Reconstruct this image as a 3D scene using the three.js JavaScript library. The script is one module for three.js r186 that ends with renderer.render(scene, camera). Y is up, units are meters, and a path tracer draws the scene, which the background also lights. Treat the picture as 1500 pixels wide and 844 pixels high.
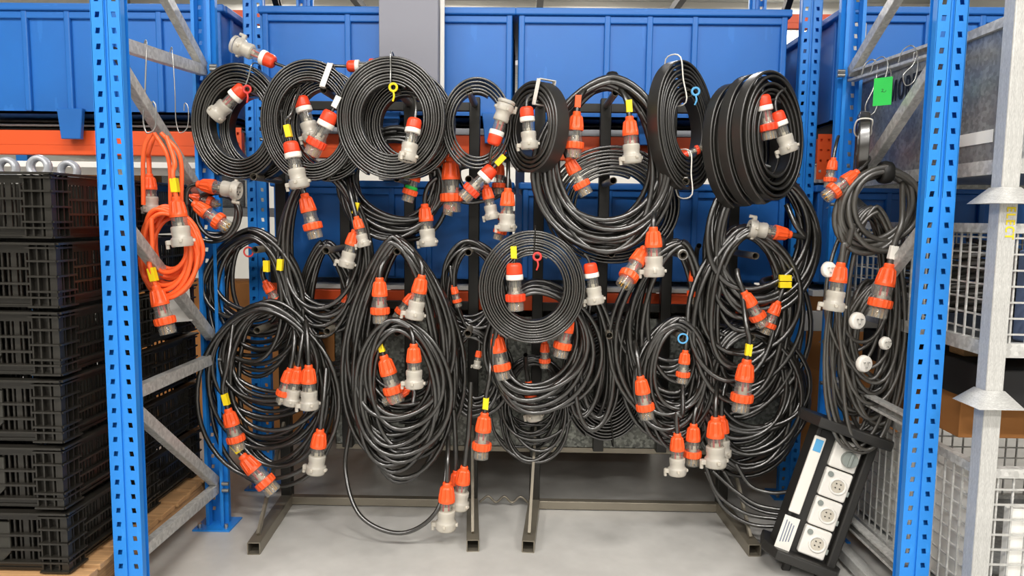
import * as THREE from 'three';
import { mergeGeometries } from 'three/addons/utils/BufferGeometryUtils.js';
import { RoundedBoxGeometry } from 'three/addons/geometries/RoundedBoxGeometry.js';
import { RectAreaLightUniformsLib } from 'three/addons/lights/RectAreaLightUniformsLib.js';

// ------------------------------------------------------------ camera, light, exposure
RectAreaLightUniformsLib.init();
const scene = new THREE.Scene();
const FOCAL = 1052.3, EYE = 1.4253;
const camera = new THREE.PerspectiveCamera(2 * Math.atan(422 / FOCAL) * 180 / Math.PI, 1500 / 844, 0.05, 60);
camera.position.set(0, EYE, 0);
camera.rotation.set(-0.0977, 0.0155, 0.0117, 'YXZ');
camera.updateMatrixWorld();
scene.background = new THREE.Color(0x202225);
const renderer = new THREE.WebGLRenderer();
renderer.toneMapping = THREE.LinearToneMapping;
renderer.toneMappingExposure = 1.0;
renderer.shadowMap.enabled = true;
const LAMP = 86;          // radiance of the ceiling panels
const CEIL = 5.2;
const lampSpots = [];
for (const z of [13, 8.2, 3.8, 0.5]) for (const x of [-3.6, 0, 3.6]) lampSpots.push([x, z, 1.7, 0.36]);
for (const x of [-4.4, -0.9, 1.0, 4.4]) lampSpots.push([x, -7.2, 1.0, 0.36]);
for (const x of [-4.4, -1.2, 1.1, 4.4]) lampSpots.push([x, -12.3, 1.0, 0.36]);

// ------------------------------------------------------------ helpers
const D2R = Math.PI / 180;
let seed = 7;
const setSeed = s => { seed = s >>> 0; };
function rnd() { seed = (seed + 0x6D2B79F5) >>> 0; let t = seed; t = Math.imul(t ^ (t >>> 15), t | 1); t ^= t + Math.imul(t ^ (t >>> 7), t | 61); return ((t ^ (t >>> 14)) >>> 0) / 4294967296; }
const rr = (a, b) => a + (b - a) * rnd();
const V = (x, y, z) => new THREE.Vector3(x, y, z);
// survey: a point of the place from its bearing and its distance down the aisle (metres)
function at(px, py, depth) {
  const q = V((px - 750) / FOCAL, -(py - 422) / FOCAL, -1).applyEuler(camera.rotation);
  return q.multiplyScalar(-depth / q.z).add(camera.position);
}
const names = {};
function numbered(n) { if (!(n in names)) { names[n] = 0; return n; } names[n]++; return n + '_' + String(names[n]).padStart(3, '0'); }
function tag(o, label, category, group, kind) { if (label) o.userData.label = label; if (category) o.userData.category = category; if (group) o.userData.group = group; if (kind) o.userData.kind = kind; return o; }
function mesh(name, g, m, parent) {
  if (Array.isArray(g)) g = mergeAll(g);
  const o = new THREE.Mesh(g, m); o.castShadow = o.receiveShadow = true;
  o.name = parent ? name : numbered(name); (parent || scene).add(o); return o;
}
function thing(name, label, category, pos = [0, 0, 0], turn = 0, group) {
  const o = new THREE.Group(); o.name = numbered(name); scene.add(o);
  o.position.set(...pos); o.rotation.y = turn; return tag(o, label, category, group);
}
function struct(name, g, m) { const o = mesh(name, g, m); o.userData.kind = 'structure'; return o; }
function copyOf(o, label) { const c = o.clone(); c.name = numbered(o.name.replace(/_\d{3}$/, '')); c.userData = { ...o.userData }; if (label) c.userData.label = label; scene.add(c); return c; }
function mergeAll(list) {
  const l = list.map(g => { let h = g.index ? g.toNonIndexed() : g; for (const k of Object.keys(h.attributes)) if (!['position', 'normal', 'uv'].includes(k)) h.deleteAttribute(k); return h; });
  return l.length === 1 ? l[0] : mergeGeometries(l);
}
// box with uv in metres
function box(w, h, d, x = 0, y = 0, z = 0, rx = 0, ry = 0, rz = 0) {
  const g = new THREE.BoxGeometry(w, h, d), u = g.attributes.uv, n = g.attributes.normal;
  for (let i = 0; i < u.count; i++) {
    const nx = Math.abs(n.getX(i)), ny = Math.abs(n.getY(i));
    u.setXY(i, u.getX(i) * (nx > .5 ? d : w), u.getY(i) * (ny > .5 ? d : h));
  }
  if (rx || ry || rz) g.applyMatrix4(new THREE.Matrix4().makeRotationFromEuler(new THREE.Euler(rx, ry, rz)));
  return g.translate(x, y, z);
}
const span = (x0, x1, y0, y1, z0, z1) => box(x1 - x0, y1 - y0, Math.abs(z1 - z0), (x0 + x1) / 2, (y0 + y1) / 2, (z0 + z1) / 2);
function rbox(w, h, d, x = 0, y = 0, z = 0, r = .004) { return new RoundedBoxGeometry(w, h, d, 2, r).translate(x, y, z); }
function orient(g, a, b, up = V(0, 1, 0)) { // local z runs a->b
  const zt = b.clone().sub(a).normalize(), xt = up.clone().cross(zt); if (xt.lengthSq() < 1e-6) xt.set(1, 0, 0); xt.normalize();
  const yt = zt.clone().cross(xt), m = new THREE.Matrix4().makeBasis(xt, yt, zt).setPosition(a.clone().add(b).multiplyScalar(.5));
  return g.applyMatrix4(m);
}
function bar(a, b, w, h, up) { return orient(box(w, h, a.distanceTo(b)), a, b, up); }
function channel(a, b, w, h, t = .003, up) { // open C section, web towards +x local
  const L = a.distanceTo(b);
  return orient(mergeAll([box(t, h, L, w / 2, 0, 0), box(w, t, L, 0, h / 2, 0), box(w, t, L, 0, -h / 2, 0), box(t, h * .22, L, -w / 2, h * .39, 0), box(t, h * .22, L, -w / 2, -h * .39, 0)]), a, b, up);
}
function tube(pts, r, per = 10, rad = 7, closed = false) {
  const c = new THREE.CatmullRomCurve3(pts, closed, 'centripetal');
  return new THREE.TubeGeometry(c, Math.max(4, pts.length * per), r, rad, closed);
}
function rawTube(pts, r, rad = 7) { // sweep straight through dense points
  const n = pts.length, pos = [], idx = [], T = V(0, 0, 0), N = V(0, 0, 1), B = V(0, 0, 0);
  for (let i = 0; i < n; i++) {
    T.copy(pts[Math.min(n - 1, i + 1)]).sub(pts[Math.max(0, i - 1)]).normalize();
    N.addScaledVector(T, -N.dot(T)).normalize(); B.crossVectors(T, N);
    for (let k = 0; k < rad; k++) { const a = k / rad * Math.PI * 2, c = Math.cos(a) * r, s = Math.sin(a) * r; pos.push(pts[i].x + N.x * c + B.x * s, pts[i].y + N.y * c + B.y * s, pts[i].z + N.z * c + B.z * s); }
  }
  for (let i = 0; i < n - 1; i++) for (let k = 0; k < rad; k++) { const a = i * rad + k, b = i * rad + (k + 1) % rad; idx.push(a, b, a + rad, b, b + rad, a + rad); }
  return finish(pos, idx);
}
function finish(pos, idx) {
  const g = new THREE.BufferGeometry(); g.setAttribute('position', new THREE.Float32BufferAttribute(pos, 3));
  g.setAttribute('uv', new THREE.Float32BufferAttribute(new Float32Array(pos.length / 3 * 2), 2)); g.setIndex(idx); g.computeVertexNormals(); return g;
}
function lathe(prof, seg = 20, flute = 0, depth = 0, y0 = 0, y1 = 0) {
  const pos = [], idx = [], n = prof.length;
  for (let i = 0; i < n; i++) for (let k = 0; k < seg; k++) {
    let [r, y] = prof[i]; const a = k / seg * Math.PI * 2;
    if (flute && y >= y0 && y <= y1) r *= 1 - depth * (Math.cos(a * flute) > .1 ? 0 : 1);
    pos.push(r * Math.cos(a), y, r * Math.sin(a));
  }
  for (let i = 0; i < n - 1; i++) for (let k = 0; k < seg; k++) { const a = i * seg + k, b = i * seg + (k + 1) % seg; idx.push(a, a + seg, b, b, a + seg, b + seg); }
  let g = finish(pos, idx).toNonIndexed(); 
  const gi = finish(pos, idx); if (!flute) return gi.toNonIndexed();
  g.computeVertexNormals(); return g;
}
const cyl = (r, h, x, y, z, seg = 12) => new THREE.CylinderGeometry(r, r, h, seg).translate(x, y, z);

// ------------------------------------------------------------ textures and materials
function hash(x, y) { let h = (x * 374761393 + y * 668265263) | 0; h = Math.imul(h ^ (h >>> 13), 1274126177); return ((h ^ (h >>> 16)) >>> 0) / 4294967296; }
function vnoise(x, y, per) { const xi = Math.floor(x), yi = Math.floor(y), fx = x - xi, fy = y - yi, w = v => ((v % per) + per) % per, u = fx * fx * (3 - 2 * fx), v = fy * fy * (3 - 2 * fy); const a = hash(w(xi), w(yi)), b = hash(w(xi + 1), w(yi)), c = hash(w(xi), w(yi + 1)), d = hash(w(xi + 1), w(yi + 1)); return a + (b - a) * u + (c - a) * v + (a - b - c + d) * u * v; }
function fbm(x, y, per, o = 4) { let s = 0, a = .5, t = 0; for (let i = 0; i < o; i++) { s += a * vnoise(x, y, per); t += a; x *= 2; y *= 2; per *= 2; a *= .5; } return s / t; }
function tex(size, fn, rep, srgb = true) {
  const d = new Uint8Array(size * size * 4);
  for (let j = 0; j < size; j++) for (let i = 0; i < size; i++) { const c = fn(i / size, j / size); const o = (j * size + i) * 4; d[o] = c[0]; d[o + 1] = c[1]; d[o + 2] = c[2]; d[o + 3] = 255; }
  const t = new THREE.DataTexture(d, size, size); t.wrapS = t.wrapT = THREE.RepeatWrapping; t.magFilter = THREE.LinearFilter; t.minFilter = THREE.LinearMipmapLinearFilter; t.generateMipmaps = true;
  if (srgb) t.colorSpace = THREE.SRGBColorSpace; t.repeat.set(rep, rep); t.needsUpdate = true; return t;
}
function galvTex(lo, hi, tint) { // spangled zinc: small flat crystals
  const N = 44, px = [];
  setSeed(91); for (let i = 0; i < N * N; i++) px.push([rnd(), rnd(), rnd()]);
  return tex(512, (u, v) => {
    const x = u * N, y = v * N, xi = Math.floor(x), yi = Math.floor(y); let best = 9, val = 0;
    for (let a = -1; a < 2; a++) for (let b = -1; b < 2; b++) { const p = px[((yi + b + N) % N) * N + (xi + a + N) % N], dx = xi + a + p[0] - x, dy = yi + b + p[1] - y, d = dx * dx + dy * dy; if (d < best) { best = d; val = p[2]; } }
    const m = lo + (hi - lo) * (val * .6 + fbm(u * 6, v * 6, 6, 4) * .4);
    return [m * tint[0], m * tint[1], m * tint[2]];
  }, 2);
}
const std = (c, r = .5, m = 0, o = {}) => new THREE.MeshStandardMaterial({ color: c, roughness: r, metalness: m, ...o });
const rubber = (c, r) => new THREE.MeshPhysicalMaterial({ color: c, roughness: r, ior: 2.0 });
const concrete = tex(1024, (u, v) => {
  const a = fbm(u * 5, v * 5, 5, 5), b = fbm(u * 60, v * 60, 60, 3), s = Math.max(0, fbm(u * 9 + 3, v * 9, 9, 4) - .58) * 260;
  const m = 190 + (a - .5) * 46 + (b - .5) * 14 - s * .35; return [m, m * .992, m * .97];
}, .3);
const woodT = tex(256, (u, v) => { const g = fbm(u * 3, v * 40, 40, 4), k = fbm(u * 8, v * 8, 8, 3); const m = .72 + g * .42 + (k - .5) * .12; return [196 * m, 152 * m, 104 * m]; }, 1.6);
const paintNoise = (r, g, b) => tex(256, (u, v) => { const a = fbm(u * 4, v * 4, 4, 5), s = fbm(u * 40, v * 6, 40, 2) > .8 ? 8 : 0, m = .94 + a * .12; return [Math.min(255, r * m + s), Math.min(255, g * m + s), Math.min(255, b * m + s)]; }, .8);
const M = {
  floor: std(0xffffff, .32, 0, { map: concrete }),
  wall: std(0xdad8d2, .8), sidewall: std(0x87867f, .8), ceil: std(0x9a9b98, .8),
  rack: std(0xffffff, .36, 0, { map: paintNoise(36, 132, 220) }),
  bin: std(0xffffff, .38, 0, { map: paintNoise(34, 110, 194) }),
  beam: std(0xec5a26, .42),
  galv: std(0xffffff, .36, .2, { map: galvTex(168, 222, [1, 1, .985]) }),
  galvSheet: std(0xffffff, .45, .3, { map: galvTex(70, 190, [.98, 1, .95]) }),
  galvBin: std(0xffffff, .32, .4, { map: galvTex(125, 178, [.97, .99, 1.0]) }),
  steel: std(0x8d8678, .42, .6), black: std(0x17150f, .42), rod: std(0xb9b9b6, .3, .9),
  cord: rubber(0x1d1b17, .28), cordFlat: rubber(0x24221e, .26), cordTape: rubber(0x201e1a, .4), cordGrey: rubber(0x3f3c36, .38), cordOrange: std(0xff6a33, .4),
  orange: std(0xff5f2a, .36), redOrange: std(0xf84a26, .36), white: std(0xf1ede4, .45), offwhite: new THREE.MeshPhysicalMaterial({ color: 0xeee9de, roughness: .22, transmission: .5, thickness: 0 }),
  clear: new THREE.MeshPhysicalMaterial({ color: 0xf4f3ee, roughness: .12, transmission: .9, thickness: 0, ior: 1.45 }),
  core: std(0xb9b2a2, .5), brass: std(0xc79a4a, .35, .8), darkCore: std(0x3a3732, .5), wireRed: std(0xb43a3a, .5),
  yellow: std(0xffe01a, .5), green: std(0x1fc04a, .55), blueTie: std(0x5aa9dd, .45), redTie: std(0xd8403c, .5), tape: std(0x151412, .5),
  crate: std(0x24221e, .34), crateDust: std(0x8b8878, .8), plate: std(0x2e2d28, .36),
  wood: std(0xffffff, .75, 0, { map: woodT }), card: std(0xb0763f, .85), col: std(0x8b8c97, .5), board: std(0xf0efea, .6),
  pbBlack: std(0x2b2a28, .42), pbWhite: std(0xf2efe8, .35), pbGrey: std(0x8f9691, .4), dark: std(0x121214, .7), film: std(0xb4b7bd, .25, .2), glow: new THREE.MeshStandardMaterial({ color: 0xffffff, emissive: 0xfffaf0, emissiveIntensity: 6 }),
};
function textTex(w, h, bg, draw) {
  const c = document.createElement('canvas'); c.width = w; c.height = h; const x = c.getContext('2d'); x.fillStyle = bg; x.fillRect(0, 0, w, h); draw(x, w, h);
  const t = new THREE.CanvasTexture(c); t.colorSpace = THREE.SRGBColorSpace; return t;
}

// ------------------------------------------------------------ the warehouse
const RX = 7, ZB = -13, ZF = 18;
struct('floor', span(-RX, RX, -.2, 0, ZB, ZF), M.floor);
struct('ceiling', span(-RX, RX, CEIL, CEIL + .2, ZB, ZF), M.ceil);
struct('wall_left', span(-RX - .2, -RX, -.2, CEIL + .2, ZB, ZF), M.sidewall);
struct('wall_right', span(RX, RX + .2, -.2, CEIL + .2, ZB, ZF), M.sidewall);
struct('wall_back', span(-RX - .2, RX + .2, -.2, CEIL + .2, ZB - .2, ZB), M.wall);
struct('wall_front', span(-RX - .2, RX + .2, -.2, CEIL + .2, ZF, ZF + .2), M.sidewall);
lampSpots.forEach(([x, z, w, d], i) => {
  const t = thing('ceiling_light', 'flat rectangular ceiling light panel above the warehouse aisle', 'light', [x, CEIL, z], 0, 'ceiling light panels');
  mesh('housing', box(w + .06, .05, d + .06, 0, -.03, 0), M.white, t);
  mesh('diffuser', box(w, .012, d, 0, -.06, 0), M.glow, t);
  const l = new THREE.RectAreaLight(0xfffaf4, LAMP, w, d); l.position.set(x, CEIL - .075, z); l.rotation.x = -Math.PI / 2; l.castShadow = true; scene.add(l);
});

// ------------------------------------------------------------ pallet racks
const HP = .05;
function upright(x, z, y0, y1, flip, mat, holeY, parent, holeFrom = 0) {
  const s = flip ? -1 : 1, W = .096, D = .024, g = [], sw = .042;
  for (const side of [-1, 1]) {
    const sh = new THREE.Shape([[0, y0], [sw, y0], [sw, y1], [0, y1]].map(p => new THREE.Vector2(...p)));
    for (let y = holeY; y > Math.max(y0, holeFrom) + .03; y -= HP) if (y < y1 - .03) {
      const cx = sw / 2, q = .0072, t = side * .0014, h = new THREE.Path([[cx - q - t, y + .009], [cx + q - t, y + .009], [cx + q + t, y - .009], [cx - q + t, y - .009]].map(p => new THREE.Vector2(...p)));
      sh.holes.push(h);
    }
    const e = new THREE.ExtrudeGeometry(sh, { depth: .003, bevelEnabled: false });
    e.translate(side < 0 ? -W / 2 : W / 2 - sw, 0, -.003);
    g.push(e);
  }
  const Hh = y1 - y0, ym = (y0 + y1) / 2;
  g.push(box(W - 2 * sw, Hh, .003, 0, ym, -.007), box(.003, Hh, .007, -(W / 2 - sw), ym, -.0035), box(.003, Hh, .007, W / 2 - sw, ym, -.0035));
  for (const side of [-1, 1]) g.push(box(.003, Hh, D, side * W / 2, ym, -D / 2), box(.02, Hh, .003, side * (W / 2 - .01), ym, -D), box(.003, Hh, .034, side * (W / 2 - .02), ym, -D - .017), box(.014, Hh, .003, side * (W / 2 - .014), ym, -D - .034));
  const m = mergeAll(g); if (flip) m.rotateY(Math.PI); m.translate(x, 0, z);
  return mesh('upright', m, mat, parent);
}
function basePlate(x, z, parent) {
  const p = mesh('base_plate', rbox(.17, .008, .15, x, .004, z, .002), M.rack, parent);
  mesh('anchor_bolt', [cyl(.009, .02, x - .06, .018, z + .05, 6), cyl(.009, .02, x + .06, .018, z + .05, 6)], M.rod, p);
}
const TOP = 3.0;
function frame(label, side, braces) {
  const t = thing('rack_frame', label, 'rack frame');
  const xf = side < 0 ? -1.352 : 1.341, xb = side < 0 ? -1.392 : 1.385;
  upright(xf, -2.357, .008, TOP, false, M.rack, side < 0 ? 2.0589 + .9 : 2.067 + .9, t);
  upright(xb, -3.197, .008, TOP, true, M.rack, 2.967, t);
  basePlate(xf, -2.39, t); basePlate(xb, -3.165, t);
  for (const [a, b] of braces) {
    const A = at(...a), B = at(...b); A.x = xf + side * -.012 * 0; B.x = xb;
    const sw = side < 0 || Math.abs(A.y - B.y) < .12; mesh('brace', channel(sw ? B : A, sw ? A : B, .03, .042, .003), M.galv, t);
  }
  for (const [, b] of braces) { const B = at(...b); mesh('bolt', new THREE.CylinderGeometry(.009, .009, .03, 6).rotateZ(Math.PI / 2).translate(xb - side * .055, B.y, B.z + .02), M.rod, t); }
  return t;
}
frame('sky blue perforated rack frame with galvanised braces beside the black crate stack', -1, [
  [[183, 63, 2.42], [303, 103, 3.15]], [[186, 92, 2.42], [290, 300, 3.15]], [[204, 330, 2.42], [288, 492, 3.15]], [[199, 577, 2.42], [290, 525, 3.15]], [[204, 598, 2.42], [316, 706, 3.15]], [[214, 812, 2.42], [316, 716, 3.15]], [[186, -150, 2.42], [300, 98, 3.15]]]);
frame('sky blue perforated rack frame with galvanised braces beside the wire mesh cages', 1, [
  [[1366, 70, 2.42], [1242, 112, 3.15]], [[1364, 88, 2.42], [1244, 300, 3.15]], [[1350, 330, 2.42], [1238, 500, 3.15]], [[1346, 620, 2.42], [1230, 560, 3.15]], [[1322, 838, 2.42], [1228, 735, 3.15]], [[1362, -130, 2.42], [1242, 106, 3.15]]]);
for (const [x, lab] of [[-1.345, 'blue perforated rear rack frame behind the leftmost flat cable coil'], [1.385, 'blue perforated rear rack frame behind the wide rubber cable rolls']]) {
  const t = thing('rack_frame', lab, 'rack frame');
  upright(x, -3.62, .008, TOP, false, M.rack, 2.95, t); upright(x, -4.5, .008, TOP, true, M.rack, 2.95, t);
  basePlate(x, -3.65, t); basePlate(x, -4.47, t);
  for (let y = .5; y < 2.6; y += .8) mesh('brace', channel(V(x, y + .75, -3.68), V(x, y, -4.45), .03, .04), M.black, t);
}
// beams of the rear rack
function rackBeam(x0, x1, y0, y1, z, mat, label) {
  const t = thing('rack_beam', label, 'beam');
  mesh('rail', [rbox(x1 - x0, y1 - y0, .045, (x0 + x1) / 2, (y0 + y1) / 2, z, .006), box(x1 - x0, (y1 - y0) * .18, .004, (x0 + x1) / 2, (y0 + y1) / 2, z + .0225)], mat, t);
  for (const x of [x0 + .03, x1 - .03]) {
    const sh = new THREE.Shape([[-.035, -.12], [.035, -.12], [.035, .1], [-.035, .1]].map(p => new THREE.Vector2(...p)));
    for (const hx of [-.018, .018]) for (let k = -2; k < 2; k++) { const c = k * .05 + .02; sh.holes.push(new THREE.Path([[hx - .006, c + .007], [hx + .006, c + .007], [hx + .006, c - .007], [hx - .006, c - .007]].map(p => new THREE.Vector2(...p)))); }
    mesh('end_connector', new THREE.ExtrudeGeometry(sh, { depth: .004, bevelEnabled: false }).translate(x, (y0 + y1) / 2 - .02, z + .03), mat, t);
  }
  return t;
}
rackBeam(-4.3, -1.40, 1.71, 1.83, -3.60, M.beam, 'bright orange rack beam above the black crate stack');
rackBeam(-1.29, 1.33, 1.71, 1.83, -3.63, M.beam, 'orange rack beam running behind the upper row of coils');
rackBeam(1.44, 4.2, 1.71, 1.83, -3.63, M.beam, 'orange rack beam behind the galvanised sheet bin at right');
rackBeam(-1.29, 1.33, .955, 1.05, -3.64, M.beam, 'low orange rack beam behind the middle of the coils');
rackBeam(-4.3, 4.2, 2.6, 2.69, -4.6, M.beam, 'high orange rack beam above the blue bins');

// ------------------------------------------------------------ blue bins
function bin(label, x0, x1, y0, y1, z, depth, mat, ribs, feet = true, skid = false) {
  const t = thing('storage_bin', label, 'bin', [0, 0, 0], 0, null), w = x1 - x0, tk = .012, xm = (x0 + x1) / 2;
  const body = [span(x0, x1, y0, y1, z - tk, z), span(x0, x1, y0, y1, z - depth, z - depth + tk), span(x0, x0 + tk, y0, y1, z - depth, z), span(x1 - tk, x1, y0, y1, z - depth, z), span(x0, x1, y0, y0 + tk, z - depth, z)];
  mesh('body', body, mat, t);
  mesh('rim', [rbox(w + .05, .035, .035, xm, y1, z + .012, .008), rbox(w + .05, .035, .035, xm, y1, z - depth - .012, .008), rbox(.035, .035, depth, x0 - .012, y1, z - depth / 2, .008), rbox(.035, .035, depth, x1 + .012, y1, z - depth / 2, .008)], mat, t);
  mesh('rail', rbox(w, .035, .02, xm, y1 - .035, z + .006, .006), mat, t);
  for (const f of [0.006, ...ribs, 0.994]) mesh('rib', rbox(.03, y1 - y0 - .02, .022, x0 + w * f, (y0 + y1) / 2, z + .008, .007), mat, t);
  for (const s of [x0, x1]) for (const f of [.12, .5, .88]) mesh('rib', rbox(.022, y1 - y0 - .02, .03, s, (y0 + y1) / 2, z - depth * f, .007), mat, t);
  if (feet) for (const f of [.06, .5, .94]) {
    const fx = x0 + w * f, sh = new THREE.Shape([[-.06, .02], [.06, .02], [.045, -.12], [-.045, -.12]].map(p => new THREE.Vector2(...p)));
    mesh('foot', new THREE.ExtrudeGeometry(sh, { depth: .02, bevelEnabled: true, bevelSize: .003, bevelThickness: .003, bevelSegments: 1 }).translate(fx, y0, z + .005), mat, t);
    if (skid) mesh('skid', span(fx - .05, fx + .05, 1.83, y0, z - depth, z - .06), M.black, t);
  }
  return t;
}
const BT = 2.405, BB = 1.905;
bin('big blue ribbed bin on the orange beam above the black crates', -2.95, -1.47, BB, BT, -3.54, .95, M.bin, [.36, .5, .64, .8]);
bin('big blue ribbed bin partly hidden behind the grey column', -1.265, -.075, BB, BT, -3.56, .95, M.bin, [.34, .5, .66]);
bin('big blue ribbed bin right of the narrow bright gap, with three ribs in the middle', -.03, 1.235, BB, BT, -3.56, .95, M.bin, [.33, .49, .66]);
bin('big blue ribbed bin behind the galvanised brace and the lettered steel bin', 1.50, 2.75, BB, BT, -3.50, .95, M.bin, [.3, .5, .7], true, true);
bin('smaller blue bin far back in the gap beside the rear rack upright', 1.22, 2.2, BB, 2.22, -4.75, .8, M.bin, [.3, .5, .7], false);
for (const [x0, x1, lab] of [[-2.9, -1.5, 'dark slatted layer under the leftmost blue bin'], [-1.24, 1.21, 'dark slatted layer under the two middle blue bins']]) {
  const t = thing('packing_layer', lab, 'packing');
  for (let k = 0; k < 3; k++) mesh('strip', rbox(x1 - x0, .012, .5, (x0 + x1) / 2, 1.846 + k * .02, -3.93, .003), k === 1 ? M.galv : M.black, t);
}
tag(mesh('plastic_sheet', rbox(2.3, .03, .006, 0, 1.845, -3.602, .002), M.film), 'silvery plastic sheet edge lying on the orange beam', 'sheet');
// lower row
const b2 = bin('blue bin on the lower level behind the left cable stand', -1.26, -.08, 1.11, 1.585, -3.66, .85, M.bin, [.34, .5, .66], false);
bin('blue bin on the lower level behind the right cable stand', .0, 1.30, 1.11, 1.585, -3.66, .85, M.bin, [.33, .49, .66], false);
bin('blue bin on the lower level behind the right cage stack', 1.46, 2.6, 1.11, 1.585, -3.62, .85, M.bin, [.3, .5, .7], false);
tag(mesh('shelf_board', rbox(2.5, .022, .75, .02, 1.066, -4.0, .003), M.board), 'white shelf board edge under the lower blue bins', 'board');
tag(mesh('shelf_board', rbox(1.5, .03, .7, 2.2, 1.065, -3.95, .003), M.board), 'white shelf board behind the right mesh cage', 'board');
tag(mesh('cardboard_carton', rbox(.22, .87, .3, 1.6, .435, -3.95, .006), M.card), 'tall brown cardboard carton low behind the right rack frame', 'carton');
tag(mesh('flat_pack', rbox(1.2, .1, .03, 2.0, .93, -3.58, .004), M.board), 'long white panel edge behind the hanging grey cords', 'panel');
tag(mesh('flat_pack', rbox(1.1, .09, .6, 1.98, 1.66, -3.95, .004), M.board), 'white wrapped panel lying on the lower blue bin at right', 'panel');
tag(mesh('flat_pack', rbox(1.7, .03, .7, -2.35, 1.665, -3.95, .004), M.board), 'white flat panel under the left orange beam', 'panel');
tag(mesh('paper_stack', rbox(.12, .05, .3, -.66, 1.63, -3.72, .004), M.board), 'small white paper stack on the lower blue bin behind the middle coils', 'paper');
tag(mesh('white_post', rbox(.06, 2.2, .06, -.03, 1.1, -4.75, .006), M.board), 'white upright post seen through the gap between blue bins', 'post');
// far stock
[['cardboard_carton', M.card, -3.1, 1.6, -5.4, .7, .25, 'brown carton far behind the left crates'], ['plastic_tub', M.galvBin, -2.3, 1.62, -5.4, .6, .3, 'grey tub far behind the left crates'], ['cardboard_carton', M.card, 1.1, 2.62, -5.6, .9, .3, 'brown carton high up behind the right blue bin']].forEach(([n, m, x, y, z, w, h, l]) => tag(mesh(n, rbox(w, h, .5, x, y, z, .008), m), l, n.split('_')[1]));
{ const t = thing('storage_platform', 'galvanised storage rack far behind the blue bins', 'rack');
  for (const y of [1.44, 1.875, 2.44]) mesh('deck', rbox(6.4, .06, 1.3, -.3, y, -5.45, .005), M.galv, t);
  for (const x of [-3.4, 2.8]) for (const z of [-4.9, -6.0]) mesh('post', rbox(.08, 2.5, .08, x, 1.25, z, .005), M.rack, t); }
['left', 'middle', 'right'].forEach((w, i) => tag(mesh('added_carton', rbox(1.7, 1.0, .2, (i - 1) * 1.78, .5, -4.66, .02), M.card), `added brown carton blocking light deep under the rear rack, ${w} of three`, 'carton'));  // added cartons: block light from behind so the space under the bin stays dim
struct('trim_1', rbox(.275, CEIL - 2.0, .1, -.545, (CEIL + 2.0) / 2, -3.46, .004), M.col).userData.label = 'grey building column';
struct('trim_2', rbox(.02, CEIL - 2.0, .02, -.395, (CEIL + 2.0) / 2, -3.47, .002), M.board);
// roof trusses
for (const [x, n] of [[-2.6, 3], [.2, 4], [2.3, 5]]) struct('trim_' + n, [bar(V(x, CEIL - .5, -13), V(x, CEIL - .5, -5), .1, .12), bar(V(x, CEIL - .5, -9), V(x + .9, CEIL, -9), .06, .06)], M.dark);

// galvanised bin behind the stands
{
  const t = thing('steel_bin', 'speckled galvanised steel bin standing low behind the hanging coils', 'bin');
  const x0 = -.93, x1 = 1.3, y0 = .285, y1 = .94, z = -3.5, d = .85;
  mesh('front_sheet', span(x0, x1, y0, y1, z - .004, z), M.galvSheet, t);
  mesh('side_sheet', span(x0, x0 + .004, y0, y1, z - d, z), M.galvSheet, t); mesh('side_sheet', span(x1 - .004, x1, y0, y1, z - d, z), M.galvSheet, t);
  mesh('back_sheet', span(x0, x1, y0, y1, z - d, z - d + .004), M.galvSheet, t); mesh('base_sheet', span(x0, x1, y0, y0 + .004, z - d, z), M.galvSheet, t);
  mesh('bottom_rail', rbox(x1 - x0, .03, .03, (x0 + x1) / 2, y0 - .012, z - .015, .003), M.steel, t);
  for (const x of [x0 + .05, x1 - .05]) for (const dz of [.75]) mesh('leg', rbox(.05, y0, .05, x, y0 / 2, z - dz, .004), M.steel, t);
  for (const x of [x0 + .4, x1 - .35]) mesh('leg', rbox(.05, y0, .05, x, y0 / 2, z - .8, .004), M.steel, t);
}

// ------------------------------------------------------------ cable stands
const PEGX = k => -1.151 + .305 * k, ZP = -3.42, ZPEG = -3.06;
function stand(label, k0, footL, footR) {
  const t = thing('cable_stand', label, 'cable stand');
  const xl = PEGX(k0), xr = PEGX(k0 + 3);
  for (let k = k0; k < k0 + 4; k++) {
    const x = PEGX(k), end = k === k0 || k === k0 + 3, yb = end ? .04 : .3;
    mesh('post', rbox(.05, 1.98 - yb, .05, x, (1.98 + yb) / 2, ZP, .004), M.black, t);
    for (const y of [1.948, 1.585, 1.275, .925]) {
      mesh('peg', new THREE.LatheGeometry([[.0125, 0], [.0155, 0], [.0155, .36], [.0125, .36], [.0125, 0]].map(p => new THREE.Vector2(...p)), 16).rotateX(Math.PI / 2).translate(x, y, ZP), M.steel, t);
    }
  }
  for (const y of [1.94, 1.0]) mesh('crossbar', rbox(xr - xl, .04, .03, (xl + xr) / 2, y, ZP - .02, .003), M.black, t);
  mesh('base_bar', rbox(xr - xl, .04, .04, (xl + xr) / 2, .025, ZP, .003), M.steel, t);
  for (const [x, f] of [[xl, footL], [xr, footR]]) {
    const a = V(x, .027, ZP), b = V(f[0], .027, f[1]), L = a.distanceTo(b), s = .05, tk = .004;
    mesh('foot', orient(mergeAll([box(s, tk, L, 0, s / 2, 0), box(s, tk, L, 0, -s / 2, 0), box(tk, s, L, s / 2, 0, 0), box(tk, s, L, -s / 2, 0, 0)]), a, b), M.steel, t);
    mesh('gusset', bar(V(x, .42, ZP + .03), b.clone().lerp(a, .12).setY(.06), .012, .02, V(0, 0, 1)), M.steel, t);
  }
  return t;
}
stand('steel peg stand with black posts holding the left group of coiled cables', 0, [-1.118, -2.88], [-.2, -2.945]);
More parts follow.
